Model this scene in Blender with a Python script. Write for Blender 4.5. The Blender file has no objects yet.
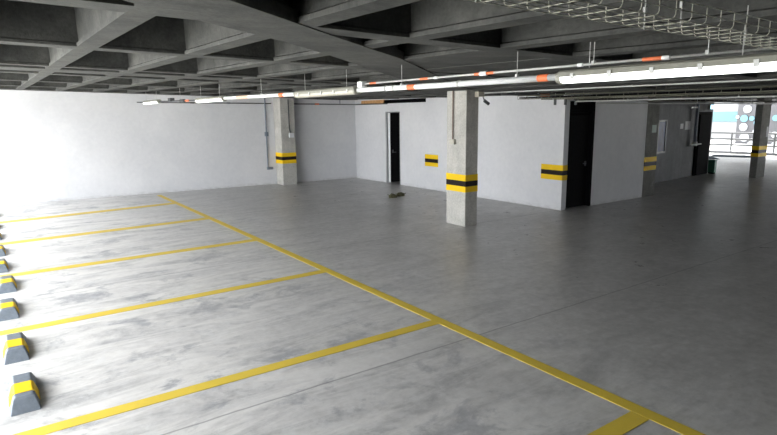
import bpy, bmesh, math, random
from mathutils import Vector, Matrix
random.seed(7)
S = bpy.context.scene
COL = S.collection
CAM_Z = 2.3

# ---------------------------------------------------------------- helpers
def link(name, bm, mats, parent=None, smooth=False, bevel=0.0):
    me = bpy.data.meshes.new(name)
    bmesh.ops.recalc_face_normals(bm, faces=bm.faces)
    bm.to_mesh(me); bm.free()
    if not isinstance(mats, (list, tuple)): mats = [mats]
    for m in mats: me.materials.append(m)
    o = bpy.data.objects.new(name, me); COL.objects.link(o)
    if parent: o.parent = parent
    if smooth:
        for p in me.polygons: p.use_smooth = True
    if bevel:
        b = o.modifiers.new('bevel', 'BEVEL'); b.width = bevel; b.segments = 2; b.limit_method = 'ANGLE'
    return o

def tag(o, label=None, cat=None, group=None, kind=None):
    if label: o['label'] = label
    if cat: o['category'] = cat
    if group: o['group'] = group
    if kind: o['kind'] = kind
    return o

def thing(name, label, cat, loc=(0, 0, 0), group=None, rz=0):
    o = bpy.data.objects.new(name, None); COL.objects.link(o)
    o.location = loc; o.rotation_euler = (0, 0, rz); o.empty_display_size = 0.1
    return tag(o, label, cat, group)

def copy_tree(o, parent=None):
    c = o.copy(); COL.objects.link(c)
    if parent: c.parent = parent
    for ch in list(o.children): copy_tree(ch, c)
    return c

def B(): return bmesh.new()

def box(bm, x0, x1, y0, y1, z0, z1, mi=0):
    vs = [bm.verts.new((x, y, z)) for z in (z0, z1) for (x, y) in ((x0, y0), (x1, y0), (x1, y1), (x0, y1))]
    for f in ((0, 1, 2, 3), (4, 5, 6, 7), (0, 1, 5, 4), (1, 2, 6, 5), (2, 3, 7, 6), (3, 0, 4, 7)):
        fc = bm.faces.new([vs[i] for i in f]); fc.material_index = mi
    return vs

def prism(bm, poly, z0, z1, mi=0):
    """poly: xy points; z0/z1 numbers or functions of (x, y)"""
    g = lambda z, p: z(*p) if callable(z) else z
    a = [bm.verts.new((p[0], p[1], g(z0, p))) for p in poly]
    b = [bm.verts.new((p[0], p[1], g(z1, p))) for p in poly]
    n = len(poly)
    fs = [bm.faces.new(a), bm.faces.new(b)]
    for i in range(n): fs.append(bm.faces.new([a[i], a[(i + 1) % n], b[(i + 1) % n], b[i]]))
    for f in fs: f.material_index = mi

def tube(bm, pts, r, n=8, mi=0, cap=True):
    pts = [Vector(p) for p in pts]
    rings = []
    up0 = None
    for i, p in enumerate(pts):
        if i == 0: d = pts[1] - p
        elif i == len(pts) - 1: d = p - pts[i - 1]
        else: d = (pts[i + 1] - p).normalized() + (p - pts[i - 1]).normalized()
        d.normalize()
        ref = Vector((0, 0, 1)) if abs(d.z) < .9 else Vector((1, 0, 0))
        if up0 is not None and (ref.cross(d)).dot(up0) < 0: pass
        a = ref.cross(d).normalized(); b = d.cross(a).normalized()
        if up0 is not None:
            a = (up0 - d * up0.dot(d)).normalized(); b = d.cross(a).normalized()
        up0 = a
        rings.append([bm.verts.new(p + a * math.cos(2 * math.pi * k / n) * r + b * math.sin(2 * math.pi * k / n) * r) for k in range(n)])
    for i in range(len(rings) - 1):
        for k in range(n):
            f = bm.faces.new([rings[i][k], rings[i][(k + 1) % n], rings[i + 1][(k + 1) % n], rings[i + 1][k]]); f.material_index = mi
    if cap:
        for rg in (rings[0], rings[-1]):
            f = bm.faces.new(rg); f.material_index = mi

# ---------------------------------------------------------------- materials
def new_mat(name):
    m = bpy.data.materials.new(name); m.use_nodes = True
    nt = m.node_tree; b = nt.nodes['Principled BSDF']
    return m, nt, b

def N(nt, typ, **kw):
    n = nt.nodes.new(typ)
    for k, v in kw.items():
        if k in n.inputs: n.inputs[k].default_value = v
        else: setattr(n, k, v)
    return n

def ramp(nt, fac, stops):
    r = nt.nodes.new('ShaderNodeValToRGB')
    cr = r.color_ramp
    while len(cr.elements) < len(stops): cr.elements.new(.5)
    for e, (p, c) in zip(cr.elements, stops):
        e.position = p; e.color = (c, c, c, 1) if isinstance(c, (int, float)) else (*c, 1)
    nt.links.new(fac, r.inputs[0]); return r.outputs[0]

def mixc(nt, fac, a, b, blend='MIX'):
    m = nt.nodes.new('ShaderNodeMix'); m.data_type = 'RGBA'; m.blend_type = blend
    for s, v in ((m.inputs[0], fac), (m.inputs[6], a), (m.inputs[7], b)):
        if isinstance(v, bpy.types.NodeSocket): nt.links.new(v, s)
        elif isinstance(v, (int, float)) and s == m.inputs[0]: s.default_value = v
        else: s.default_value = (*v, 1) if len(v) == 3 else v
    return m.outputs[2]

def coords(nt, scale=(1, 1, 1), rot=(0, 0, 0), loc=(0, 0, 0)):
    g = nt.nodes.new('ShaderNodeNewGeometry'); mp = nt.nodes.new('ShaderNodeMapping')
    mp.inputs['Scale'].default_value = scale; mp.inputs['Rotation'].default_value = rot; mp.inputs['Location'].default_value = loc
    nt.links.new(g.outputs['Position'], mp.inputs[0]); return mp.outputs[0]

def noise(nt, vec, scale, detail=6, rough=.6, dist=0.0):
    n = N(nt, 'ShaderNodeTexNoise', Scale=scale, Detail=detail, Roughness=rough, Distortion=dist)
    nt.links.new(vec, n.inputs['Vector']); return n.outputs[0]

def plain(name, col, rough=.5, metal=0.0, var=.12, scale=30):
    m, nt, b = new_mat(name)
    n = noise(nt, coords(nt), scale, 4)
    c0 = tuple(max(0, c * (1 - var)) for c in col); c1 = tuple(min(1, c * (1 + var)) for c in col)
    nt.links.new(ramp(nt, n, [(.3, c0), (.7, c1)]), b.inputs['Base Color'])
    b.inputs['Roughness'].default_value = rough; b.inputs['Metallic'].default_value = metal
    return m

def mat_concrete(name, lo, hi, scale=2.0, stain=.5, bump=.15, rough=.85):
    m, nt, b = new_mat(name)
    v = coords(nt)
    big = noise(nt, v, scale, 8, .65, .6)
    fine = noise(nt, v, scale * 14, 5, .6)
    c = ramp(nt, big, [(.32, lo), (.68, hi)])
    c = mixc(nt, stain, c, ramp(nt, fine, [(.3, .35), (.7, .75)]), 'OVERLAY')
    drip = noise(nt, coords(nt, (7, 7, .8)), 1.2, 5, .6)
    c = mixc(nt, .15, c, ramp(nt, drip, [(.35, .3), (.6, .62)]), 'OVERLAY')
    nt.links.new(c, b.inputs['Base Color'])
    b.inputs['Roughness'].default_value = rough
    bp = N(nt, 'ShaderNodeBump', Strength=bump, Distance=.02); nt.links.new(fine, bp.inputs['Height']); nt.links.new(bp.outputs[0], b.inputs['Normal'])
    return m

def mat_wall():
    m, nt, b = new_mat('white_wall_paint')
    v = coords(nt)
    n = noise(nt, v, .8, 6, .6); f = noise(nt, v, 9, 5, .6)
    c = ramp(nt, n, [(.3, (.60, .61, .635)), (.7, (.68, .685, .705))])
    c = mixc(nt, .12, c, ramp(nt, f, [(.35, .3), (.65, .7)]), 'OVERLAY')
    # scuffed, dusty band low down on the wall
    sx = nt.nodes.new('ShaderNodeSeparateXYZ'); nt.links.new(v, sx.inputs[0])
    low = ramp(nt, sx.outputs[2], [(0, 1.0), (.10, 0.0)])
    sc = noise(nt, coords(nt, (2, 2, 6)), 3, 6, .7)
    mm = N(nt, 'ShaderNodeMath', operation='MULTIPLY'); nt.links.new(low, mm.inputs[0]); nt.links.new(ramp(nt, sc, [(.4, 0.0), (.65, .8)]), mm.inputs[1])
    c = mixc(nt, mm.outputs[0], c, (.42, .42, .42))
    nt.links.new(c, b.inputs['Base Color']); b.inputs['Roughness'].default_value = .75
    bp = N(nt, 'ShaderNodeBump', Strength=.08, Distance=.01); nt.links.new(f, bp.inputs['Height']); nt.links.new(bp.outputs[0], b.inputs['Normal'])
    return m

def mat_floor():
    m, nt, b = new_mat('worn_concrete_floor')
    v = coords(nt)
    sx = nt.nodes.new('ShaderNodeSeparateXYZ'); nt.links.new(v, sx.inputs[0])
    # stalls: pale laitance streaked across, plus painted daylight; driveway: plain darker power-floated slab
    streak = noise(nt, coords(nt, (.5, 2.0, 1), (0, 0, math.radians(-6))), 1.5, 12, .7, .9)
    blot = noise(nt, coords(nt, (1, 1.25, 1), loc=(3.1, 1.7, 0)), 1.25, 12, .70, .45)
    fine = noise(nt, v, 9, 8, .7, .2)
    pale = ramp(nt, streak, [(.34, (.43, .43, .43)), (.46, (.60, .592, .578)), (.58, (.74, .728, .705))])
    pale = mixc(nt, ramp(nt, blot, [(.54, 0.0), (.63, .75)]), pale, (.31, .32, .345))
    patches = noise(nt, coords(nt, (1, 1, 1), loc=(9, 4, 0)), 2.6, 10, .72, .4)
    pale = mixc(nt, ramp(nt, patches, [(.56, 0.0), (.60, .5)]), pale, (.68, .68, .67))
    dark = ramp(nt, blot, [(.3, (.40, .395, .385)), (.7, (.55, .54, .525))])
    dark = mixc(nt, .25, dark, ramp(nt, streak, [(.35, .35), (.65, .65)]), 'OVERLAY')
    # wobbling fade between both; daylight falloff from the open side is partly painted in
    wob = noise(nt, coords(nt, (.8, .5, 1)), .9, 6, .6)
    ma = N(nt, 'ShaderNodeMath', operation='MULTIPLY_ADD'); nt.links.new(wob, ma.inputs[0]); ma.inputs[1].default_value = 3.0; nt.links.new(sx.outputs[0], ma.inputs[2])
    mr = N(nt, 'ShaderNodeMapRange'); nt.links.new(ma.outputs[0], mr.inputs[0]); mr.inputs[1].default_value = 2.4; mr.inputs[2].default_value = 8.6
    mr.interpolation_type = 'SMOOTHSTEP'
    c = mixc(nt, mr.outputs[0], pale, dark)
    c = mixc(nt, .42, c, ramp(nt, fine, [(.32, .3), (.68, .7)]), 'OVERLAY')
    # saw-cut joints at y = 4.08 and every 4.4 m
    for yj in (4.08, 8.5, 12.9):
        d = N(nt, 'ShaderNodeMath', operation='SUBTRACT'); nt.links.new(sx.outputs[1], d.inputs[0]); d.inputs[1].default_value = yj
        wn = noise(nt, v, 4, 3, .5)
        d2 = N(nt, 'ShaderNodeMath', operation='MULTIPLY_ADD'); nt.links.new(wn, d2.inputs[0]); d2.inputs[1].default_value = .03; nt.links.new(d.outputs[0], d2.inputs[2])
        a = N(nt, 'ShaderNodeMath', operation='ABSOLUTE'); nt.links.new(d2.outputs[0], a.inputs[0])
        k = ramp(nt, a.outputs[0], [(0.006, .55), (.013, 0.0)])
        c = mixc(nt, k, c, (.12, .12, .125))
    # dark rubber scuffs
    scf = noise(nt, coords(nt, (.25, 2.6, 1), (0, 0, math.radians(12))), 1.8, 9, .75, .3)
    c = mixc(nt, ramp(nt, scf, [(.64, 0.0), (.76, .18)]), c, (.12, .10, .10))
    nt.links.new(c, b.inputs['Base Color'])
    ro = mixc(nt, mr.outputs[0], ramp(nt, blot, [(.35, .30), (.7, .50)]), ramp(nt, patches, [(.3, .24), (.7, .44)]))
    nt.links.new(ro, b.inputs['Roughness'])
    bp = N(nt, 'ShaderNodeBump', Strength=.06, Distance=.01); nt.links.new(fine, bp.inputs['Height']); nt.links.new(bp.outputs[0], b.inputs['Normal'])
    return m

def mat_paint(name, col, worn=.25, rough=.55):
    m, nt, b = new_mat(name)
    v = coords(nt)
    n = noise(nt, v, 16, 8, .75); n2 = noise(nt, v, 2.2, 6, .6)
    c = ramp(nt, n2, [(.3, tuple(k * .86 for k in col)), (.7, col)])
    c = mixc(nt, ramp(nt, n, [(.56, 0.0), (.72, worn)]), c, (.42, .40, .34))
    nt.links.new(c, b.inputs['Base Color']); b.inputs['Roughness'].default_value = rough
    return m

def mat_emit(name, col, strength):
    m, nt, b = new_mat(name)
    b.inputs['Base Color'].default_value = (.9, .9, .88, 1)
    b.inputs['Emission Color'].default_value = (*col, 1); b.inputs['Emission Strength'].default_value = strength
    b.inputs['Roughness'].default_value = .35
    return m

M = dict(
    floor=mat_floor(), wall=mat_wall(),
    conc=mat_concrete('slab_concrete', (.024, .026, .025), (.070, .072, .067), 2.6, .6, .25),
    colc=mat_concrete('column_concrete', (.36, .355, .33), (.50, .49, .46), 2.2, .4, .12),
    dkconc=mat_concrete('grey_column_concrete', (.15, .15, .14), (.24, .24, .225), 2.2, .4, .12),
    dkwall=mat_concrete('grey_wall_paint', (.17, .175, .185), (.22, .225, .235), 1.2, .2, .08, .7),
    yel=mat_paint('yellow_floor_paint', (.82, .61, .08), .25, .5),
    yel2=mat_paint('yellow_band_paint', (.85, .56, .02), .1, .5),
    blk=plain('black_band_paint', (.02, .016, .016), .5),
    rub=plain('blue_grey_rubber', (.15, .175, .205), .55, 0, .15, 20),
    white=plain('white_pvc', (.80, .82, .83), .4, 0, .04),
    galv=plain('galvanised_steel', (.50, .51, .50), .5, .15, .12, 60),
    wire=plain('zinc_wire', (.50, .50, .43), .5, .3, .08, 60),
    dpipe=plain('dark_grey_conduit', (.10, .105, .11), .5, .2),
    bpipe=plain('blue_grey_conduit', (.20, .23, .28), .5, .2),
    brown=plain('rusty_brown_conduit', (.16, .10, .08), .6, .1, .3),
    tape=plain('orange_tape', (.85, .20, .07), .5),
    housing=plain('lamp_housing_grey', (.26, .26, .22), .5, 0, .08),
    dull=plain('aged_lamp_cover', (.46, .44, .37), .4, 0, .12, 40),
    lit=mat_emit('lit_lamp_cover', (.95, 1.0, .97), 1.5),
    black=plain('black_door_paint', (.014, .014, .015), .85, 0, .2),
    blackf=plain('black_steel_frame', (.005, .005, .006), .8, .2, .2),
    gframe=plain('grey_door_frame', (.30, .31, .32), .5),
    wood=plain('raw_pine_board', (.50, .27, .11), .7, 0, .25, 12),
    paper=plain('pale_green_paper', (.55, .66, .60), .7, 0, .05),
    paper2=plain('white_paper', (.62, .64, .66), .7, 0, .05),
    debris=plain('dry_debris', (.10, .095, .05), .9, 0, .5, 40),
    glass=plain('blue_window_glass', (.01, .028, .11), .35, 0, .4, 6),
    green=plain('dark_green_metal', (.03, .14, .09), .5),
    panel=plain('dark_grey_cladding', (.028, .028, .032), .6, 0, .08, 3),
    rw=plain('white_disc', (.22, .23, .24), .5), rc=plain('cyan_disc', (.045, .13, .17), .5),
    bwhite=plain('pale_render', (.17, .175, .18), .8, 0, .03, 1), bcyan=plain('pale_cyan_render', (.075, .14, .155), .8, 0, .03, 1),
    ground=plain('outside_paving', (.60, .59, .56), .85, 0, .1, 1), rail=plain('grey_rail_paint', (.10, .105, .11), .6, 0),
    exitb=mat_emit('lit_sign_blue', (.35, .75, 1.0), 2.0),
)

for k_ in ('black', 'blackf', 'yel', 'yel2', 'blk', 'colc', 'dkwall', 'dpipe', 'rub', 'dkconc', 'glass'):
    M[k_].node_tree.nodes['Principled BSDF'].inputs['Specular IOR Level'].default_value = .02 if 'black' in k_ else .06 if k_ in ('yel2', 'blk', 'glass', 'dkconc', 'dkwall') else .25
# ---------------------------------------------------------------- ceiling heights
def zc(x, y): return 2.82 + .012 * min(y, 18) - .026 * min(x, 10)

# ---------------------------------------------------------------- structure
def struct(name, bm, mats, label=None, bevel=0):
    o = link(name, bm, mats, bevel=bevel); o['kind'] = 'structure'
    if label: o['label'] = label
    return o

XL, XR, YN = -2.2, 31.8, -7.0
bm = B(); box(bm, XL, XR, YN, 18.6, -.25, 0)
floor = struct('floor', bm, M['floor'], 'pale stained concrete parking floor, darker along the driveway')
bm = B(); box(bm, -60, XL - .01, -40, 60, -.6, -.3)
box(bm, XR + .01, 90, -40, 60, -.6, -.3)
tag(link('ground_outside', bm, M['ground']), 'pale paving outside the open sides of the garage', kind='structure')

def wall_poly(name, pts, z0, z1, mat, label): # vertical wall footprint
    bm = B(); prism(bm, pts, z0, z1); return struct(name, bm, mat, label)
wall_poly('wall_back', [(XL, 18.17), (3.9, 17.96), (10.78, 17.48), (10.78, 17.75), (3.9, 18.3), (XL, 18.6)], 0, 3.6, M['wall'], 'long white wall behind the parking stalls')
# right wall at x 10.76 .. 10.93 with door opening y 14.78..15.56
bm = B()
box(bm, 10.76, 10.93, 8.40, 14.78, 0, 2.61)
box(bm, 10.76, 10.93, 15.56, 17.6, 0, 2.61)
box(bm, 10.76, 10.93, 14.78, 15.56, 2.34, 2.61)
box(bm, 10.76, 10.93, 8.40, 13.45, 2.61, 3.4)
box(bm, 10.76, 10.93, 16.95, 17.6, 2.61, 3.4)
box(bm, 10.76, 10.93, 13.45, 16.95, 2.73, 3.4)
wr = struct('wall_right', bm, M['wall'], 'white partition wall with a narrow open doorway')
# front wall y 8.4
bm = B()
box(bm, 11.86, 14.12, 8.40, 8.58, 0, 3.4)
box(bm, 10.93, 11.86, 8.46, 8.58, 2.50, 3.4)
struct('wall_front', bm, M['wall'], 'short white wall between the black door and the grey pillar')
bm = B(); prism(bm, [(14.3, 9.55), (20.05, 10.12), (20.05, 10.3), (14.3, 9.75)], 0, 3.4)
prism(bm, [(20.05, 10.12), (21.10, 10.2), (21.10, 10.38), (20.05, 10.3)], 2.17, 3.4)
prism(bm, [(21.10, 10.2), (21.35, 10.22), (21.35, 18.3), (21.10, 18.3)], 0, 3.4)
struct('wall_side', bm, M['dkwall'], 'recessed grey wall with a small blue window')
bm = B(); box(bm, 10.9, 21.3, 17.6, 17.8, 0, 3.4); box(bm, 14.2, 14.4, 8.58, 9.7, 0, 3.4)
struct('wall_inner', bm, M['dkwall'])
bm = B(); box(bm, XL, XR, YN - .2, YN, -.1, 3.6); struct('wall_near', bm, M['dkwall'])
bm = B(); box(bm, XL - .2, XL, YN - .2, 2.4, -.1, 3.6); struct('wall_light_blocker', bm, M['dkwall'])  # unseen wall, added to keep side daylight off the camera-facing rib sides

# ------------- waffle ceiling: slab, ribs with a small bottom flange, column strips, solid head, diagonal beam
DEP = .56
bm = B()
def loft(stations, prof, axis):
    """stations: positions along axis; prof: (offset across, dz); axis 'x' or 'y'; pos across = c"""
    rings = []
    for s in stations:
        ring = []
        for (c, dz) in prof:
            x, y = (s, c) if axis == 'x' else (c, s)
            ring.append(bm.verts.new((x, y, zc(x, y) + dz)))
        rings.append(ring)
    n = len(prof)
    for i in range(len(rings) - 1):
        for k in range(n): bm.faces.new([rings[i][k], rings[i][(k + 1) % n], rings[i + 1][(k + 1) % n], rings[i + 1][k]])
    bm.faces.new(rings[0]); bm.faces.new(rings[-1])
def ribprof(a, b, fl=.018, h=.03):
    return [(a, 0), (b, 0), (b, h), (b - fl, h + .012), (b - fl + .012, DEP + .02), (a + fl - .012, DEP + .02), (a + fl, h + .012), (a, h)]
SX = [XL, 10, XR]; SY = [YN, 18.2]
xr = [.66 + .86 * k for k in range(-3, 37)]
for x in xr:
    if 7.4 < x < 8.4 or 13.9 < x < 14.9 or 20.7 < x < 21.6 or x > 31.5: continue
    loft(SY, ribprof(x, x + .155), 'y')
for a, b in ((7.55, 8.35), (14.05, 14.75), (20.85, 21.55), (XL - .001, XL + .5), (31.2, 31.79)):
    loft(SY, ribprof(a, b), 'y')
for a, b in ((-6.45, -6.2), (-4.05, -3.8), (-1.65, -1.4), (.75, .98), (3.15, 3.38), (5.38, 5.62), (7.92, 8.12), (8.5, 9.15), (9.6, 9.85), (12.2, 12.45), (14.8, 15.05), (17.3, 18.19)):
    loft(SX, ribprof(a, b, .008, .02), 'x')
loft(SX, [(YN, DEP), (18.6, DEP), (18.6, DEP + .12), (YN, DEP + .12)], 'x')
# solid head around the front column
prism(bm, [(3.41, 3.38), (12.5, 3.38), (12.5, 8.5), (7.6, 8.5), (3.41, 4.72)], lambda x, y: zc(x, y) + .002, lambda x, y: zc(x, y) + DEP)
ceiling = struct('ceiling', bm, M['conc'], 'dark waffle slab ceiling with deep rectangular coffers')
# diagonal beam
bm = B()
Lp = [(-2.2, .70), (.86, 3.22), (1.8, 3.88), (2.53, 4.5), (4.3, 6.12), (6.5, 8.25), (7.7, 9.3)]
Rp = [(-2.2, .02), (1.0, 2.68), (2.23, 3.62), (3.13, 4.28), (4.35, 5.36), (6.9, 7.6), (8.3, 8.6)]
poly = Lp + Rp[::-1]
prism(bm, poly, lambda x, y: zc(x, y) - .006, lambda x, y: zc(x, y) + .07)
inL = [(a + .03, b - .03) for a, b in Lp]; inR = [(a - .05, b + .05) for a, b in Rp]
prism(bm, inL + inR[::-1], lambda x, y: zc(x, y) + .06, lambda x, y: zc(x, y) + DEP)
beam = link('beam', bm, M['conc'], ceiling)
beam['label'] = 'wide diagonal beam running to the front column'

# ---------------------------------------------------------------- columns with hazard bands
def band(parent, x0, x1, y0, y1, name='hazard_band', z0=.705, z1=1.06):
    bm = B(); t = .004; h = (z1 - z0)
    a = z0 + h * .33; b = z0 + h * .64
    box(bm, x0 - t, x1 + t, y0 - t, y1 + t, z0, a, 0)
    box(bm, x0 - t, x1 + t, y0 - t, y1 + t, a, b, 1)
    box(bm, x0 - t, x1 + t, y0 - t, y1 + t, b, z1, 0)
    o = link(name, bm, [M['yel2'], M['blk']], parent); o['label'] = 'yellow and black painted warning band'
    return o
def column(label, x0, x1, y0, y1, top, m='colc'):
    t = thing('column', label, 'column', ((x0 + x1) / 2, (y0 + y1) / 2, 0))
    cx, cy = (x0 + x1) / 2, (y0 + y1) / 2
    bm = B(); box(bm, x0 - cx, x1 - cx, y0 - cy, y1 - cy, 0, top)
    link('shaft', bm, M[m], t, bevel=.012)
    band(t, x0 - cx, x1 - cx, y0 - cy, y1 - cy)
    t['kind'] = 'structure'
    return t
column('square concrete column in the open floor, nearest one, with yellow and black band', 7.70, 8.03, 8.36, 8.94, zc(8, 8.4) + .05)
column('concrete column standing against the long white back wall', 7.74, 8.24, 17.18, 17.95, zc(8, 17) + .05)
column('grey concrete pillar at the end of the short white wall, with paper sign', 14.10, 14.66, 8.39, 9.3, zc(14, 8.4) + .05, 'dkconc')
column('concrete column in front of the bright open side at far right', 20.86, 21.48, 8.42, 8.64, zc(21, 8.4) + .05, 'dkconc')
band(wr, 10.76, 10.78, 12.88, 13.49)
band(wr, 10.76, 10.925, 8.40, 9.02)

# ---------------------------------------------------------------- painted lines
def line(name, pts_a, pts_b, w, label):
    """strip of paint from a to b"""
    a, b = Vector((*pts_a, 0)), Vector((*pts_b, 0)); d = (b - a).normalized(); n = Vector((-d.y, d.x, 0)) * w / 2
    c = (a + b) / 2
    bm = B(); prism(bm, [((p - c).x, (p - c).y) for p in (a + n, b + n, b - n, a - n)], .0005, .004)
    o = link(name, bm, M['yel']); o.location = (c.x, c.y, 0)
    return tag(o, label, 'floor line')
G = 'yellow stall divider lines'
line('parking_line', (3.875, 17.45), (3.90, -1.5), .125, 'long yellow line closing off the stalls, running the whole floor')
for j, (y, lab) in enumerate(((15.54, 'yellow stall divider line farthest away, nearest the white back wall'), (12.70, 'second yellow stall divider line from the white back wall'),
               (9.88, 'third yellow stall divider line from the white back wall, middle of the set'), (7.21, 'yellow stall divider line ending level with the open floor column, fourth from back wall'),
               (4.62, 'wide-looking yellow stall divider line crossing the lower left foreground'), (2.17, 'short bit of yellow divider line cut by the bottom picture edge'))):
    o = line('parking_line', (-1.9, (14.97, 12.41, 9.85, 7.17, 4.67, 2.14)[j]), (3.83, y), (.28, .24, .19, .155, .135, .15)[j], lab); o['group'] = G

# ---------------------------------------------------------------- wheel stops
def make_stop():
    t = thing('wheel_stop', '', 'wheel stop')
    # long bevelled block lying along y: base 0.21 x 0.56, top 0.13 x 0.42, h 0.13
    def hw(z): return .105 - z / .10 * .033
    def y0(z): return z / .10 * .10
    def y1(z): return .70 - z / .10 * .09
    bm = B()
    lev = [0, .02, .09, .10]
    ins = [0, 0, 0, .012]
    rings = []
    for z, i in zip(lev, ins):
        rings.append([bm.verts.new(p) for p in ((-hw(z) + i, y0(z) + i, z), (hw(z) - i, y0(z) + i, z), (hw(z) - i, y1(z) - i, z), (-hw(z) + i, y1(z) - i, z))])
    for a, b in zip(rings, rings[1:]):
        for k in range(4): bm.faces.new([a[k], a[(k + 1) % 4], b[(k + 1) % 4], b[k]])
    bm.faces.new(rings[0]); bm.faces.new(rings[-1])
    link('block', bm, M['rub'], t, bevel=.006)
    # yellow reflective band saddled over the middle of the block
    bm = B(); e = .004
    pa = []
    for y in (.19, .40):
        pa.append([bm.verts.new(p) for p in ((-.105 - e, y, .003), (-.075 - e, y, .091), (-.060, y, .10 + e), (.060, y, .10 + e), (.075 + e, y, .091), (.105 + e, y, .003))])
    for k in range(5): bm.faces.new([pa[0][k], pa[0][k + 1], pa[1][k + 1], pa[1][k]])
    bm.faces.new(pa[0]); bm.faces.new(pa[1]); bm.faces.new([pa[0][0], pa[0][5], pa[1][5], pa[1][0]])
    o = link('reflective_band', bm, M['yel2'], t); o['label'] = 'yellow band over the block'
    return t
stops = [(-.02, 5.03, 'grey rubber wheel stop with yellow band, nearest the camera at lower left'),
         (-.04, 6.19, 'grey rubber wheel stop with yellow band, second nearest, paired with the nearest one'),
         (-.07, 7.62, 'third wheel stop from the camera, just beyond the second near divider line'),
         (-.05, 8.86, 'fourth wheel stop from the camera, cut by the left picture edge'),
         (-.115, 10.10, 'fifth wheel stop from the camera, only its right end showing'),
         (-.125, 11.35, 'sixth wheel stop from the camera, a small dark block at the left edge'),
         (-.155, 12.95, 'seventh wheel stop from the camera, a dark speck at the left edge'),
         (-.16, 14.2, 'eighth wheel stop from the camera, between two far divider lines'),
         (-.15, 16.0, 'farthest wheel stop, in the stall beside the white back wall')]
st0 = make_stop()
for i, (x, y, lab) in enumerate(stops):
    o = st0 if i == 0 else copy_tree(st0)
    o.location = (x, y, 0); o['label'] = lab; o['category'] = 'wheel stop'; o['group'] = 'wheel stops along the stalls'
for x, y, lab in ((27.6, 12.7, 'dark wheel stop lying by the far right railing, left one'), (29.6, 11.9, 'dark wheel stop lying by the far right railing, behind the far column')):
    o = copy_tree(st0); o.location = (x, y, 0); o.rotation_euler = (0, 0, math.radians(20)); o.scale = (1, 3.0, 1); bpy.data.objects.remove([c for c in o.children if c.name.startswith('reflective')][0]); o['label'] = lab; o['group'] = 'wheel stops by the far railing'

# ---------------------------------------------------------------- suspended lamp run
XF = 3.51
def lamp(y0, L, z, lit, label):
    t = thing('fluorescent_lamp', label, 'ceiling lamp', (XF, y0, z), 'tubular lamps in one suspended row')
    # housing tray (top), cross-section
    def ext(prof, ya, yb, name, mat, smooth=False, bev=0):
        bm = B(); A = [bm.verts.new((x, ya, zz)) for x, zz in prof]; Bv = [bm.verts.new((x, yb, zz)) for x, zz in prof]
        n = len(prof)
        for k in range(n): bm.faces.new([A[k], A[(k + 1) % n], Bv[(k + 1) % n], Bv[k]])
        bm.faces.new(A); bm.faces.new(Bv)
        o = link(name, bm, mat, t, bevel=bev); return o
    ext([(-.058, -.004), (.058, -.004), (.052, .03), (.03, .045), (-.03, .045), (-.052, .03)], .02, L - .02, 'housing', M['housing'])
    ext([(-.05, 0), (-.046, -.025), (-.032, -.042), (0, -.05), (.032, -.042), (.046, -.025), (.05, 0)], .03, L - .03, 'diffuser', M['lit' if lit else 'dull'])
    for ya, yb in ((0, .035), (L - .035, L)):
        ext([(-.056, .012), (-.05, -.028), (-.034, -.045), (0, -.053), (.034, -.045), (.05, -.028), (.056, .012), (.04, .03), (-.04, .03)], ya, yb, 'end_cap', M['housing'])
    k = 5
    for i in range(k):
        yy = .15 + (L - .3) * i / (k - 1)
        for s in (-1, 1):
            bm = B(); box(bm, min(s * .05, s * .062), max(s * .05, s * .062), yy - .014, yy + .014, -.022, .016)
            link('clip', bm, M['galv'], t)
    for yy in (.25, L - .25):
        bm = B(); tube(bm, [(0, yy, .03), (0, yy, zc(XF, y0 + yy) - z + .01)], .003, 6); box(bm, -.012, .012, yy - .012, yy + .012, .026, .045)
        link('hanger', bm, M['galv'], t)
    return t
lamp(1.30, 1.50, 2.546, True, 'long lit tubular lamp nearest the camera, glaring white at upper right')
lamp(5.63, 1.58, 2.565, False, 'unlit beige tubular lamp hanging at the middle of the row')
lamp(10.15, 1.62, 2.60, True, 'lit tubular lamp farther down the row, in front of white back wall')
lamp(14.9, 1.62, 2.66, True, 'smallest lit tubular lamp, last one of the row')

def run(name, label, cat, pts, r, mat, n=10, bands=(), group=None, hangers=(), bmat='tape', zoff=0):
    """a conduit thing: tube body plus couplings/tape parts at (point index fraction)"""
    o0 = Vector(pts[0]); t = thing(name, label, cat, o0, group)
    bm = B(); tube(bm, [Vector(p) - o0 for p in pts], r, n); link('pipe', bm, mat, t, smooth=True)
    return t, o0
def ring(t, o0, a, b, r, mat, name='tape_band', label=None):
    bm = B(); tube(bm, [Vector(a) - o0, Vector(b) - o0], r, 12); o = link(name, bm, mat, t, smooth=False)
    if label: o['label'] = label
def hang(t, o0, x, y, z):
    bm = B(); tube(bm, [Vector((x, y, z)) - o0, Vector((x, y, zc(x, y) + .01)) - o0], .003, 6)
    box(bm, x - .014 - o0.x, x + .014 - o0.x, y - .01 - o0.y, y + .01 - o0.y, z - .012 - o0.z, z + .012 - o0.z)
    link('hanger', bm, M['galv'], t)
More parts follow.
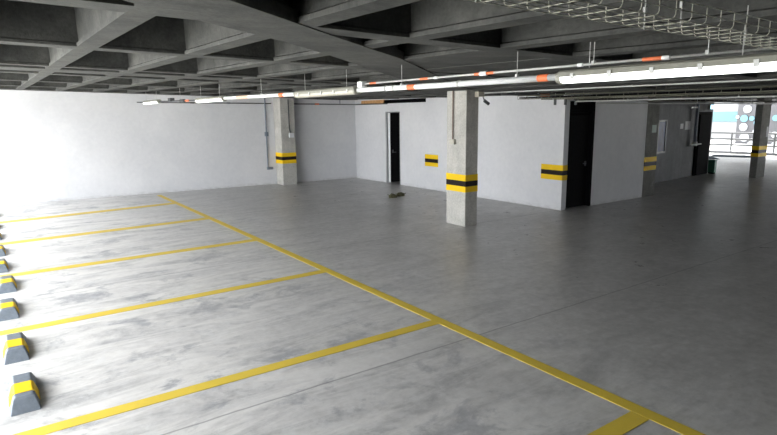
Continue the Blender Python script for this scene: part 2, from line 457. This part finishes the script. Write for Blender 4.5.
# white pipe between first and second lamp
t, o = run('conduit', 'thick white pipe between the glaring near lamp and the unlit lamp', 'conduit', [(XF, 2.80, 2.548), (XF, 4.2, 2.55), (XF, 5.63, 2.562)], .026, M['white'], 12)
ring(t, o, (XF, 2.90, 2.5485), (XF, 3.0, 2.5485), .0275, M['tape'], label='orange tape band')
ring(t, o, (XF, 4.55, 2.5525), (XF, 4.67, 2.5535), .0275, M['tape'], label='orange tape band')
for y in (3.9, 4.9, 5.05): ring(t, o, (XF, y, 2.552 + (.004 if y > 4.8 else -.001)), (XF, y + .02, 2.552 + (.004 if y > 4.8 else -.001)), .031, M['galv'], 'clamp')
hang(t, o, XF, 3.22, 2.58); hang(t, o, XF, 4.78, 2.585)
t, o = run('conduit', 'thick white pipe between the unlit lamp and the farther lit lamp', 'conduit', [(XF, 7.22, 2.572), (XF, 8.6, 2.585), (XF, 10.14, 2.600)], .028, M['white'], 12)
ring(t, o, (XF, 7.63, 2.576), (XF, 7.78, 2.577), .0295, M['tape'], label='orange tape band')
ring(t, o, (XF, 9.0, 2.5885), (XF, 9.5, 2.5935), .0295, plain('faded_orange_tape', (.70, .50, .38), .6), label='faded orange tape')
ring(t, o, (XF, 8.45, 2.5835), (XF, 8.48, 2.5838), .033, M['galv'], 'clamp')
hang(t, o, XF, 8.45, 2.615)
t, o = run('conduit', 'thin dark pipe joining the last two lit lamps of the row', 'conduit', [(XF, 11.78, 2.605), (XF, 14.88, 2.65)], .014, M['dpipe'], 8)
bm = B(); box(bm, -.05, .05, 1.9, 2.1, .02, .10); link('junction_box', bm, M['dpipe'], t)
ring(t, o, (XF, 12.35, 2.613), (XF, 12.6, 2.617), .02, M['tape'], label='orange tape band'); ring(t, o, (XF, 12.7, 2.619), (XF, 13.0, 2.622), .035, M['dpipe'], 'coupling')
hang(t, o, XF, 13.0, 2.63)
# thin metal conduit just above
t, o = run('conduit', 'thin galvanised conduit running just above the white pipe and near lamp', 'conduit', [(XF + .02, 5.5, 2.628), (XF + .02, 3.0, 2.622), (XF + .02, 1.38, 2.619)], .0095, M['galv'], 8)
def zz(y): return 2.622 + (y - 3.0) * .0022
for a, b, r, mm in ((3.50, 3.58, .0115, 'tape'), (3.58, 3.66, .02, 'white'), (3.66, 3.73, .0115, 'tape'), (4.38, 4.50, .0115, 'tape'), (2.03, 2.16, .0125, 'tape'), (1.98, 2.03, .014, 'white'), (2.62, 2.66, .014, 'white'), (4.24, 4.28, .014, 'white'), (5.28, 5.4, .0115, 'tape')):
    ring(t, o, (XF + .02, a, zz(a)), (XF + .02, b, zz(b)), r, M[mm], 'tape_band' if mm == 'tape' else 'coupling')
hang(t, o, XF + .02, 2.53, 2.63); hang(t, o, XF + .02, 1.75, 2.63)
# lamp end connector box of the unlit lamp
bm = B(); box(bm, -.035, .035, -.05, .05, -.03, .035); bmesh.ops.translate(bm, verts=bm.verts, vec=(0, 0, 0))
jb = link('junction_box', bm, M['white'], bevel=.006); jb.location = (XF + .01, 5.56, 2.62); tag(jb, 'small white box above the right end of the unlit lamp', 'junction box')

# ---------------------------------------------------------------- wire basket tray
t = thing('wire_cable_tray', 'zinc wire basket cable tray hung close under the ceiling, upper right', 'cable tray', (0, 0, 0))
X0, X1 = .4, 6.0; Y0, Y1 = 1.14, 1.35; H = .062
tz = lambda x: 2.655 - .017 * x
ysl = [Y0 + .012, Y0 + .058, Y0 + .105, Y0 + .152, Y1 - .012]
for y, h in [(y, 0) for y in ysl] + [(y, h) for y in (Y0, Y1) for h in (.03, H)]:
    bm = B(); tube(bm, [(X0, y, tz(X0) + h), (X1, y, tz(X1) + h)], .0018, 6); link('lengthwise_wire', bm, M['wire'], t)
c = .014
bm = B(); tube(bm, [(0, Y0, H), (0, Y0, c), (0, Y0 + c * .35, c * .35), (0, Y0 + c, 0), (0, Y1 - c, 0), (0, Y1 - c * .35, c * .35), (0, Y1, c), (0, Y1, H)], .0019, 6)
cw0 = link('cross_wire', bm, M['wire'], t)
x = X0 + .03; cw0.location = (x, 0, tz(x)); x += .108
while x < X1:
    o = cw0.copy(); COL.objects.link(o); o.location = (x, 0, tz(x)); x += .108
for xh in (1.25, 2.15, 3.0, 4.5):
    z = tz(xh)
    for y in (Y0 + .035, Y1 - .03):
        bm = B(); tube(bm, [(xh, y, z - .008), (xh, y, zc(xh, y) + .02)], .003, 6); hg = link('hanger', bm, M['galv'], t)
        bm = B(); tube(bm, [(xh, y, z + H - .01), (xh, y, z + H + .012)], .009, 6); link('clamp_nut', bm, M['galv'], hg)

# ---------------------------------------------------------------- far right service runs
t, o = run('conduit', 'thin grey conduit leaving the box on top of the open floor column', 'conduit', [(8.02, 8.2, 2.66), (7.95, 6.3, 2.655), (7.9, 2.0, 2.64), (7.9, -1, 2.62)], .012, M['galv'], 8)
hang(t, o, 7.93, 5.0, 2.655)
t, o = run('conduit', 'dark horizontal pipe with orange band hung in front of the white partition wall', 'conduit', [(8.5, 8.2, 2.645), (10.4, 8.2, 2.625)], .028, M['dpipe'], 10)
ring(t, o, (9.65, 8.2, 2.633), (9.95, 8.2, 2.630), .032, plain('dark_orange_tape', (.45, .12, .05), .6), label='dark orange band')
for xx in (8.9, 9.6): hang(t, o, xx, 8.2, 2.66)
def ladder(label, x0, y0, x1, y1, z0, z1, w=.22):
    t = thing('cable_tray', label, 'cable tray', (0, 0, 0))
    a, b = Vector((x0, y0, z0)), Vector((x1, y1, z1)); d = (b - a); L = d.length; d.normalize(); n = Vector((-d.y, d.x, 0)) * w / 2
    up_ = Vector((0, 0, .06))
    for s, h in ((-1, 0), (-.5, 0), (0, 0), (.5, 0), (1, 0), (-1, 1), (1, 1)):
        bm = B(); tube(bm, [a + n * s + up_ * h, b + n * s + up_ * h], .006, 6); link('lengthwise_wire', bm, M['galvd'], t)
    bm = B(); tube(bm, [n + up_, n, -n, -n + up_], .004, 5); cw = link('cross_wire', bm, M['galvd'], t); cw.location = a
    k = .25
    while k < L:
        c = cw.copy(); COL.objects.link(c); c.location = a + d * k; k += .25
    for s in (-.55, -.15, .3, .6):
        bm = B(); tube(bm, [a + n * s + Vector((0, 0, .025)), b + n * s + Vector((0, 0, .025))], .014, 6); link('cable', bm, M['blackf'], t)
    k = .6
    while k < L:
        p = a + d * k; bm = B(); z = zc(p.x, p.y)
        for s in (-1, 1): tube(bm, [p + n * s * 1.1 - Vector((0, 0, .02)), Vector((p.x + n.x * s * 1.1, p.y + n.y * s * 1.1, z + .01))], .005, 6)
        tube(bm, [p + n * 1.2 - Vector((0, 0, .015)), p - n * 1.2 - Vector((0, 0, .015))], .01, 6)
        link('hanger', bm, M['galvd'], t); k += 2.2
    return t
M['galvd'] = plain('dusty_galvanised', (.12, .118, .09), .7, .1, .25, 40)
ladder('dusty cable tray running across above the black door and pillar', 10.9, 8.0, 26, 8.0, 2.53, 2.46, .3)
ladder('dusty cable tray coming towards the camera at the right edge, upper of two', 8.55, 7.7, 8.55, -2, 2.53, 2.51, .25)
ladder('dusty cable tray coming towards the camera at the right edge, lower of two', 9.5, 7.7, 9.5, -2, 2.53, 2.51, .25)
t, o = run('conduit', 'thin pale conduit beside the dusty cable trays, above the black door', 'conduit', [(10.2, 7.7, 2.49), (10.2, -2, 2.47)], .014, M['galv'], 8)
for yy in (6.5, 4.5, 2.5): hang(t, o, 10.2, yy, 2.495)
t, o = run('conduit', 'thin conduit crossing low in front of the grey pillar top', 'conduit', [(11.0, 7.75, 2.45), (25, 7.75, 2.42)], .014, M['galv'], 8)
for xx in (12, 15.3, 18.4, 21.8): hang(t, o, xx, 7.75, 2.46)
t, o = run('conduit', 'dark pipe under the dusty cable tray by the far column', 'conduit', [(11.2, 8.28, 2.56), (20.6, 8.28, 2.49)], .035, M['dpipe'], 8)
for xx in (12.2, 15.5, 18.6): hang(t, o, xx, 8.28, 2.57 - (xx - 11.2) * .0075)
# small brackets hanging under the dark pipe
bk = thing('pipe_bracket', 'steel strut bracket under ceiling in front of white wall corner', 'bracket', (9.9, 7.85, 2.55))
bm = B(); box(bm, -.25, .75, -.02, .02, 0, .04); link('rail', bm, M['galv'], bk)
for xx in (-.18, .15, .5):
    bm = B(); box(bm, xx - .02, xx + .02, -.02, .02, -.13, 0); link('post', bm, M['dpipe'], bk)
    bm = B(); tube(bm, [(xx, 0, .04), (xx, 0, zc(10, 7.9) - 2.55 + .01)], .006, 6); link('rod', bm, M['galv'], bk)

# ---------------------------------------------------------------- back wall conduits
def yw(x): # wall face
    return 17.96 + (x - 3.9) * (17.48 - 17.96) / (10.78 - 3.9)
t, o = run('conduit', 'thin dark conduit running level across the top of the white back wall', 'conduit', [(3.6, yw(3.6) - .03, 2.70), (7.65, yw(7.65) - .03, 2.655)], .016, M['dpipe'], 8)
for xx in (5.1, 6.2): ring(t, o, (xx, yw(xx) - .03, 2.70 - (xx - 3.6) * .0111), (xx + .12, yw(xx + .12) - .03, 2.70 - (xx + .12 - 3.6) * .0111), .022, M['dpipe'], 'coupling')
t, o = run('conduit', 'thin dark conduit turning the corner from back wall to the open doorway', 'conduit', [(8.27, yw(8.27) - .03, 2.645), (10.68, yw(10.6) - .04, 2.615), (10.70, 17.3, 2.61), (10.70, 15.4, 2.60)], .018, M['dpipe'], 8)
ring(t, o, (9.2, yw(9.2) - .03, 2.633), (9.35, yw(9.35) - .03, 2.631), .026, M['tape'])
bm = B(); tube(bm, [(0, 0, 0), (0, 0, .26)], .018, 8)
rs = link('conduit', bm, M['bpipe']); rs.location = (10.15, yw(10.15) - .03, 2.645); tag(rs, 'short upright conduit stub above the corner conduit on the back wall', 'conduit')
t = thing('conduit', 'blue-grey upright conduit with two boxes, left of the back wall column', 'conduit', (7.44, yw(7.44) - .03, 0))
bm = B(); tube(bm, [(0, 0, .55), (0, 0, 2.85)], .022, 8); link('pipe', bm, M['bpipe'], t)
bm = B(); box(bm, -.05, .06, -.03, .03, 1.60, 1.74); link('junction_box', bm, M['bpipe'], t)
bm = B(); box(bm, -.03, .17, -.03, .03, .50, .58); link('outlet_box', bm, M['bpipe'], t)
t = thing('conduit', 'conduit with small grey switch box on face of the back wall column', 'conduit', (8.02, 17.15, 0))
bm = B(); tube(bm, [(0, 0, 2.78), (0, 0, 1.85), (.04, 0, 1.70)], .018, 8); link('pipe', bm, M['dpipe'], t)
bm = B(); box(bm, -.02, .15, -.05, .02, 1.55, 1.70); link('switch_box', bm, M['paper2'], t, bevel=.01)
# front column conduit on the lit side
t = thing('conduit', 'rusty brown conduit with cream switch box on the open floor column', 'conduit', (7.67, 8.72, 0))
bm = B(); tube(bm, [(0, 0, 2.74), (0, 0, 1.76)], .013, 8); link('pipe', bm, M['brown'], t)
bm = B(); box(bm, -.035, .03, -.07, .07, 1.66, 1.76); o = link('switch_box', bm, M['dull'], t, bevel=.008); o['label'] = 'cream switch box'
t = thing('security_camera', 'white box with small dark swivelling camera at top of the open floor column', 'camera', (8.02, 8.30, 2.62))
bm = B(); box(bm, -.10, .06, -.05, .08, -.03, .07); link('box', bm, M['dull'], t, bevel=.008)
bm = B(); tube(bm, [(.06, 0, -.02), (.10, -.01, -.10)], .012, 8); link('bracket', bm, M['dpipe'], t)
bm = B(); tube(bm, [(.07, -.03, -.10), (.17, -.06, -.17)], .032, 10); link('camera_body', bm, M['dpipe'], t)

# ---------------------------------------------------------------- doors, window, signs
# narrow door in right wall
bm = B()
box(bm, 10.75, 10.95, 15.50, 15.57, 0, 2.345); box(bm, 10.75, 10.95, 14.77, 14.79, 0, 2.345); box(bm, 10.75, 10.95, 14.77, 15.57, 2.32, 2.345)
fr = struct('door_1', bm, M['gframe'], 'narrow open doorway with a grey frame in the white partition wall')
bm = B(); box(bm, 10.79, 10.81, 15.38, 15.48, .03, 2.3, 0)
box(bm, 10.81, 11.60, 15.38, 15.48, .03, 2.3, 1)
lf = link('door_leaf', bm, [M['white'], M['black']], fr); lf['label'] = 'opened dark door leaf with a white edge'
bm = B(); box(bm, 10.86, 10.92, 15.36, 15.385, 1.0, 1.10); tube(bm, [(10.89, 15.33, 1.02), (11.0, 15.33, 1.02)], .01, 8); tube(bm, [(10.89, 15.33, 1.02), (10.89, 15.37, 1.02)], .01, 8); link('door_handle', bm, M['dpipe'], fr)
# black door in front wall
bm = B()
box(bm, 10.93, 10.99, 8.42, 8.66, 0, 2.50); box(bm, 11.80, 11.865, 8.39, 8.66, 0, 2.50); box(bm, 10.93, 11.86, 8.44, 8.66, 2.46, 2.52); box(bm, 10.93, 11.86, 8.44, 8.64, 2.19, 2.24)
fr2 = struct('door_2', bm, M['blackf'], 'black steel door with louvred transom at the white wall corner')
bm = B(); box(bm, 10.99, 11.80, 8.50, 8.545, .01, 2.19); box(bm, 11.08, 11.71, 8.492, 8.502, .15, 2.05)
link('door_leaf', bm, M['black'], fr2)
bm = B()
for k in range(6): box(bm, 10.98, 11.81, 8.52, 8.56, 2.25 + k * .035, 2.27 + k * .035)
link('transom_louvre', bm, M['black'], fr2)
bm = B(); box(bm, 11.68, 11.73, 8.47, 8.5, .98, 1.10); tube(bm, [(11.70, 8.45, 1.05), (11.58, 8.45, 1.05)], .012, 8); tube(bm, [(11.70, 8.45, 1.05), (11.70, 8.49, 1.05)], .012, 8)
link('door_handle', bm, M['dpipe'], fr2)
bm = B(); box(bm, 10.99, 11.8, 8.62, 8.64, 0, 2.5); link('door_backing', bm, M['blackf'], fr2)
# far black door
bm = B(); prism(bm, [(20.03, 10.06), (21.12, 10.14), (21.12, 10.36), (20.03, 10.28)], 0, 2.2)
fr3 = struct('door_3', bm, M['blackf'], 'tall black door in the recessed grey wall next to the open side')
bm = B(); prism(bm, [(20.13, 10.035), (21.02, 10.105), (21.02, 10.14), (20.13, 10.07)], .03, 2.1); link('door_leaf', bm, M['black'], fr3)
bm = B(); tube(bm, [(20.95, 10.0, 1.05), (20.83, 9.99, 1.05)], .012, 8); tube(bm, [(20.95, 10.0, 1.05), (20.95, 10.09, 1.05)], .012, 8); link('door_handle', bm, M['dpipe'], fr3)
# window
def ys(x): return 9.55 + (x - 14.3) * (.57 / 5.75)
bm = B(); w0, w1 = 17.10, 17.72
for (a, b, z0, z1) in ((w0, w0 + .05, .93, 1.98), (w1 - .05, w1, .93, 1.98), (w0, w1, .93, .98), (w0, w1, 1.93, 1.98)):
    prism(bm, [(a, ys(a) - .03), (b, ys(b) - .03), (b, ys(b) + .02), (a, ys(a) + .02)], z0, z1)
wi = struct('window_1', bm, M['gframe'], 'small upright blue window in the recessed grey wall')
bm = B(); prism(bm, [(w0 + .04, ys(w0) - .012), (w1 - .04, ys(w1) - .012), (w1 - .04, ys(w1)), (w0 + .04, ys(w0))], .97, 1.94); link('window_pane', bm, M['glass'], wi)
bm = B(); box(bm, 0, .20, 0, .006, 0, .20); o = link('paper_sign', bm, M['paper']); o.location = (14.34, 8.378, 1.70); tag(o, 'pale green paper sheet on the grey pillar beside the recess', 'sign')
for x, z, w, h, lab in ((18.75, 1.66, .22, .17, 'small white notice on the recessed grey wall, left of two'), (19.12, 1.62, .42, .28, 'wider white notice on the recessed grey wall, right of two')):
    bm = B(); box(bm, 0, w, 0, .006, 0, h); o = link('paper_notice', bm, M['paper2']); o.location = (x, ys(x) - .012, z); o.rotation_euler = (0, 0, math.atan(.57 / 5.75)); tag(o, lab, 'sign')
# vertical pipe with valve near far door
t = thing('standpipe', 'upright grey pipe with a valve beside the far black door', 'pipe', (19.72, ys(19.72) - .13, 0))
bm = B(); tube(bm, [(0, 0, 2.62), (0, 0, 1.2), (0, -.04, 1.12)], .05, 10); link('pipe', bm, M['bpipe'], t)
bm = B(); tube(bm, [(-.35, -.06, 1.12), (.3, -.06, 1.12)], .022, 8); tube(bm, [(0, 0, 1.06), (0, 0, 1.2)], .08, 10); link('valve', bm, M['galv'], t)
bm = B(); box(bm, -.45, 0, -.03, .03, 2.33, 2.38); link('bracket', bm, M['galv'], t)
# exit lamp
t = thing('emergency_light', 'small pale blue lit box above the far black door', 'lamp', (20.75, 10.05, 2.28))
bm = B(); box(bm, -.10, .14, -.06, 0.04, 0, .17); link('housing', bm, M['housing'], t)
bm = B(); box(bm, -.08, .12, -.068, -.06, .02, .15); link('light_panel', bm, M['exitb'], t)
# green box
t = thing('utility_box', 'low dark green box on the floor beside the far black door', 'box', (21.22, 10.02, 0))
bm = B(); box(bm, -.08, .06, -.12, .12, .04, .48); link('body', bm, M['green'], t, bevel=.01)
bm = B(); box(bm, -.09, .07, -.13, .13, .48, .50); link('lid', bm, M['green'], t)
bm = B()
for sx in (-.07, .03): box(bm, sx, sx + .02, -.1, .1, 0, .04)
link('foot', bm, M['blackf'], t)
# white label on far column
bm = B(); box(bm, 0, .006, 0, .14, 0, .34); o = link('paper_notice', bm, M['paper2']); o.location = (21.3, 8.42, 1.35); o.rotation_euler = (0, 0, -math.pi / 2); tag(o, 'narrow white notice on the far right column', 'sign')
# wood board, and black sheet standing for shade in the wall-top gap
bm = B(); box(bm, -.02, .02, 0, 1.38, 0, .12); o = link('wooden_board', bm, M['wood']); o.location = (10.74, 15.62, 2.612); tag(o, 'raw pine board fixed along top of the white wall over the doorway', 'board')
bm = B(); box(bm, 10.95, 11.0, 13.3, 15.7, 2.60, 2.74); 
link('gap_shade_sheet', bm, M['blackf'], wr)

# ---------------------------------------------------------------- debris
def clump(loc, s, lab, seed):
    random.seed(seed); bm = B()
    bmesh.ops.create_icosphere(bm, subdivisions=3, radius=1)
    for v in bm.verts:
        k = 1 + random.uniform(-.22, .22); v.co = Vector((v.co.x * s[0] * k, v.co.y * s[1] * k, max(-.001, v.co.z * s[2] * k * (1.1 if v.co.z > 0 else 0))))
    for k in range(7):
        a = random.uniform(0, 6.28); r = random.uniform(.3, .8)
        p = Vector((math.cos(a) * s[0] * r, math.sin(a) * s[1] * r, s[2] * .5)); q = p + Vector((math.cos(a) * .09, math.sin(a) * .09, random.uniform(-.01, .05)))
        tube(bm, [p, q], .006, 5)
    o = link('debris_clump', bm, M['debris']); o.location = loc; tag(o, lab, 'debris', 'bits of debris on the floor')
clump((8.92, 12.62, .002), (.12, .09, .10), 'small olive clump of debris on the floor, left of two', 3)
clump((9.25, 12.70, .002), (.13, .08, .09), 'small dark clump of debris on the floor, right of two', 5)

# ---------------------------------------------------------------- far right: kerb, railing, building outside
bm = B(); box(bm, 31.5, 31.79, YN, 18, 0, .12); struct('trim_1', bm, M['dkwall'], 'low kerb along the open far side')
t = thing('guard_railing', 'pale steel guard railing along the bright open side', 'railing', (31.65, 12, .12))
for z in (.93, .62, .32):
    bm = B(); tube(bm, [(0, -13, z), (0, 6, z)], .05, 8); link('rail', bm, M['rail'], t)
for k in range(-6, 4):
    bm = B(); tube(bm, [(0, k * 2.0 + .1, 0), (0, k * 2.0 + .1, .93)], .05, 8); link('post', bm, M['rail'], t)

# camera orientation (yaw, pitch, roll) and focal length in pixels
CAM = dict(F=564.48, yaw=.607326734, pitch=.182954322, roll=-.0129836)
def basis():
    y, p, r = CAM['yaw'], CAM['pitch'], CAM['roll']
    f = Vector((math.sin(y) * math.cos(p), math.cos(y) * math.cos(p), -math.sin(p)))
    rt = Vector((math.cos(y), -math.sin(y), 0)); up = rt.cross(f)
    return math.cos(r) * rt + math.sin(r) * up, -math.sin(r) * rt + math.cos(r) * up, f
rt, up, fw = basis()

t = thing('building', 'dark clad building outside with white and cyan round windows', 'building', (46, 18, -.3))
bm = B(); box(bm, 0, 8, -14, 2.25, 0, 9); link('facade', bm, M['panel'], t)
def disc(y, z, r, mat):
    bm = B(); n = 28; vs = []
    for s in (0, 1):
        vs.append([bm.verts.new((-.08 + s * .09, y + r * math.cos(2 * math.pi * k / n), z + r * math.sin(2 * math.pi * k / n))) for k in range(n)])
    for k in range(n): bm.faces.new([vs[0][k], vs[0][(k + 1) % n], vs[1][(k + 1) % n], vs[1][k]])
    bm.faces.new(vs[0]); bm.faces.new(vs[1])
    o = link('round_window', bm, mat, t); return o
disc(1.57, 2.55, 0.28, M['rw'])
disc(1.74, 1.87, 0.26, M['rc'])
disc(1.22, 1.87, 0.17, M['rc'])
disc(0.87, 1.56, 0.19, M['rc'])
disc(1.74, 1.24, 0.28, M['rw'])
disc(0.89, 2.08, 0.13, M['rw'])
disc(0.89, 0.93, 0.19, M['rw'])
disc(1.61, 0.48, 0.31, M['rw'])
disc(1.09, -0.05, 0.28, M['rw'])
disc(2.05, -0.24, 0.17, M['rw'])
disc(-0.33, 1.90, 0.21, M['rc'])
disc(-0.36, 0.72, 0.21, M['rw'])
disc(-0.49, -0.00, 0.25, M['rw'])
disc(0.44, 0.54, 0.22, M['rw'])
disc(2.20, 1.98, 0.12, M['rw'])
t = thing('building', 'bright white building outside with a pale cyan band, left of the dark one', 'building', (52, 33, -.3))
bm = B(); box(bm, 0, 8, -11, 4, 0, 12); link('facade', bm, M['bwhite'], t)
bm = B(); box(bm, -.06, 0, -11, 4, 1.5, 2.35); link('band', bm, M['bcyan'], t)

# ---------------------------------------------------------------- camera
cam = bpy.data.cameras.new('camera'); co = bpy.data.objects.new('camera', cam); COL.objects.link(co)
cam.sensor_fit = 'HORIZONTAL'; cam.sensor_width = 36; cam.lens = CAM['F'] / 777 * 36; cam.clip_start = .05; cam.clip_end = 500
m = Matrix((rt, up, -fw)).transposed().to_4x4(); m.translation = (0, 0, CAM_Z); co.matrix_world = m
S.camera = co

# ---------------------------------------------------------------- light: sky and an overcast-bright sun
w = bpy.data.worlds.new('world'); S.world = w; w.use_nodes = True
bg = w.node_tree.nodes['Background']; bg.inputs[0].default_value = (.96, .98, 1.0, 1); bg.inputs[1].default_value = 5.0
sl = bpy.data.lights.new('sun', 'SUN'); sl.energy = 14; sl.angle = math.radians(1.5); sl.color = (1, .96, .9)
so = bpy.data.objects.new('sun', sl); COL.objects.link(so); so.rotation_euler = Vector((-.62, .12, -.78)).to_track_quat('-Z', 'Y').to_euler()
def portal(loc, rot, sx, sy):
    l = bpy.data.lights.new('portal', 'AREA'); l.shape = 'RECTANGLE'; l.size = sx; l.size_y = sy; l.cycles.is_portal = True
    o = bpy.data.objects.new('sky_portal', l); COL.objects.link(o); o.location = loc; o.rotation_euler = rot
portal((XL - .05, 5.6, 1.4), (0, math.radians(-90), 0), 2.9, 25)
portal((XR + .05, 5.5, 1.4), (0, math.radians(90), 0), 2.9, 25)

vs = S.view_settings; vs.view_transform = 'Standard'; vs.look = 'None'; vs.gamma = 1; vs.use_curve_mapping = False
vs.exposure = 1.1
